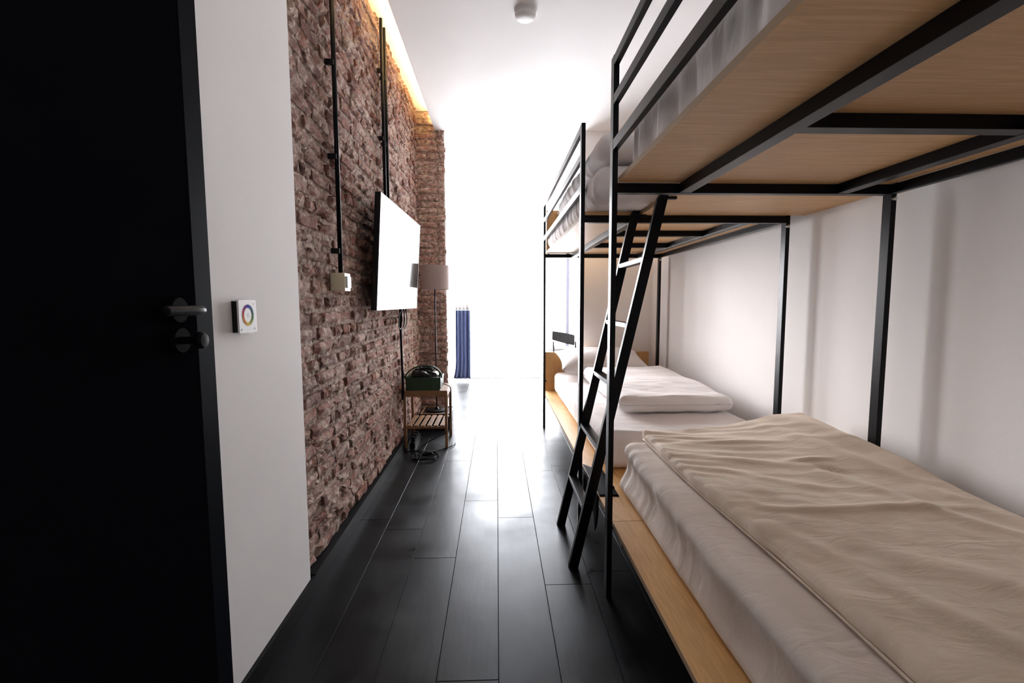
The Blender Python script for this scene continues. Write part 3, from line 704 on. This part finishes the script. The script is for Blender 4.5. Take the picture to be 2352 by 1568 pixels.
cable('thin black cable trailing from the crate through the slatted shelf to the floor', [(-0.44, 3.70, 0.50), (-0.405, 3.70, 0.487), (-0.376, 3.70, 0.46), (-0.374, 3.71, 0.33), (-0.380, 3.72, 0.22), (-0.386, 3.62, 0.14), (-0.46, 3.585, 0.10), (-0.56, 3.56, 0.05), (-0.60, 3.50, 0.006), (-0.52, 3.42, 0.005)], 0.0035)
cable('black cable stretched along the floor from the wall to the table leg', [(-0.715, 3.50, 0.006), (-0.62, 3.52, 0.006), (-0.53, 3.47, 0.006), (-0.46, 3.52, 0.006), (-0.36, 3.63, 0.008), (-0.345, 3.72, 0.006)], 0.004)
coil('tangled black cable heap on the floor before the table', -0.535, 3.36, 0.0085, 0.085, 3.2, rr=0.004)
ps = thing('power_strip', 'black power strip with plugs on the floor under the table', 'power strip', (-0.67, 3.72, 0))
box('body', -0.700, -0.655, 3.62, 3.90, 0.0, 0.035, 'black_plastic', ps, 0.004)
for k in range(3): box('plug', -0.692, -0.663, 3.66+k*0.07, 3.69+k*0.07, 0.035, 0.075, 'black_plastic', ps, 0.004)

# ------------------------------------------------------------------ floor lamp on a low black box
bx = thing('low_box', 'low black box with a pale rim under the lamp', 'box', (-0.56, 4.27, 0))
box('body', -0.692, -0.425, 4.13, 4.42, 0, 0.142, 'black_plastic', bx, 0.003)
for a in ((-0.697, -0.420, 4.125, 4.133), (-0.697, -0.420, 4.417, 4.425), (-0.697, -0.689, 4.133, 4.417), (-0.428, -0.420, 4.133, 4.417)): box('rim', *a, 0.142, 0.150, 'bamboo', bx)
lp = thing('floor_lamp', 'slim floor lamp with a dusky pink drum shade before the brick pier', 'lamp', (-0.568, 4.30, 0.142))
lathe('base', [(0.10, 0.1425), (0.10, 0.152), (0.02, 0.157), (0.008, 0.175)], 'black_steel', lp, (-0.568, 4.30, 0))
tube('pole', [(-0.568, 4.30, 0.155), (-0.568, 4.30, 1.40)], 0.006, 'black_steel', lp, 12)
sh_ = lathe('lamp_shade', [(0.128, 1.270), (0.130, 1.270), (0.130, 1.488), (0.128, 1.488)], 'lampshade', lp, (-0.568, 4.30, 0), seg=48)
bm = bmesh.new(); bm.from_mesh(sh_.data); bmesh.ops.delete(bm, geom=[f for f in bm.faces if len(f.verts) > 10], context='FACES_ONLY')
vl = [v_ for v_ in bm.verts]; n = 48
for k in range(n): bm.faces.new((vl[3*n+k], vl[3*n+(k+1) % n], vl[(k+1) % n], vl[k]))
bm.to_mesh(sh_.data); bm.free()
box('shade_seam', -0.6125, -0.6075, 4.1795, 4.1835, 1.272, 1.486, 'lampshade', lp)
tube('shade_spider', [(-0.695, 4.30, 1.40), (-0.568, 4.30, 1.395), (-0.441, 4.30, 1.40)], 0.002, 'black_steel', lp, 6)
lathe('bulb', [(0.012, 1.40), (0.014, 1.415), (0.028, 1.445), (0.020, 1.468), (0.001, 1.475)], 'white_plastic', lp, (-0.568, 4.30, 0))

# ------------------------------------------------------------------ curtain by the window
cu = thing('curtain', 'tall pleated curtain, white above with a navy blue lower band, by the window', 'curtain', (-0.55, 6.80, 0))
def pleats(name, z0, z1, xa0, xb0, xa1, xb1, mt, folds=6, flare=0):
    vs, fs = [], []; nu, nv = folds*10, 16
    for j in range(nv+1):
        t = j/nv; z = z0+(z1-z0)*t; xa, xb = xa0+(xa1-xa0)*t, xb0+(xb1-xb0)*t
        if flare: xa -= flare*max(0, 1-t*4)**2
        for i in range(nu+1):
            s = i/nu; vs.append((xa+(xb-xa)*s-cu.location.x, 0.032*math.sin(s*folds*2*math.pi)*(0.8+0.2*math.sin(s*9+z)) + 0.006*nz(s*6, z*1.5, 2), z))
    for j in range(nv):
        for i in range(nu): a = j*(nu+1)+i; fs.append((a, a+1, a+nu+2, a+nu+1))
    me = bpy.data.meshes.new(name); me.from_pydata(vs, [], fs); me.polygons.foreach_set('use_smooth', [True]*len(me.polygons)); me.update()
    o = link(name, me, mt, cu); s_ = o.modifiers.new('thick', 'SOLIDIFY'); s_.thickness = 0.003; return o
pleats('upper_cloth', 1.041, 2.72, -0.600, -0.386, -0.655, -0.42, 'white_cloth', 4)
pleats('navy_band', 0.030, 1.040, -0.608, -0.390, -0.600, -0.386, 'navy_cloth', 4, flare=0.035)
struct(box('trim_3', -0.95, 1.45, 6.79, 6.81, 2.735, 2.755, 'white_frame'))

# ------------------------------------------------------------------ dark chair beyond the far bed
ch = thing('chair', 'dark chair back showing beyond the far headboard before the window', 'chair', (0.90, 6.2, 0))
prism('backrest', [(0.745, 0.645), (0.752, 0.765), (0.90, 0.742), (1.045, 0.712), (1.056, 0.70), (1.054, 0.575), (1.04, 0.568), (0.90, 0.600)], 'Y', 6.19, 6.215, 'black_plastic', ch, 0.004)
box('seat', 0.72, 1.08, 6.22, 6.60, 0.42, 0.45, 'black_plastic', ch, 0.008)
for x in (0.74, 1.04):
    box('leg', x, x+0.02, 6.22, 6.24, 0, 0.42, 'black_steel', ch); box('leg', x, x+0.02, 6.56, 6.58, 0, 0.42, 'black_steel', ch)
    box('back_post', x+0.02, x+0.04, 6.2155, 6.2355, 0.44, 0.62, 'black_steel', ch)
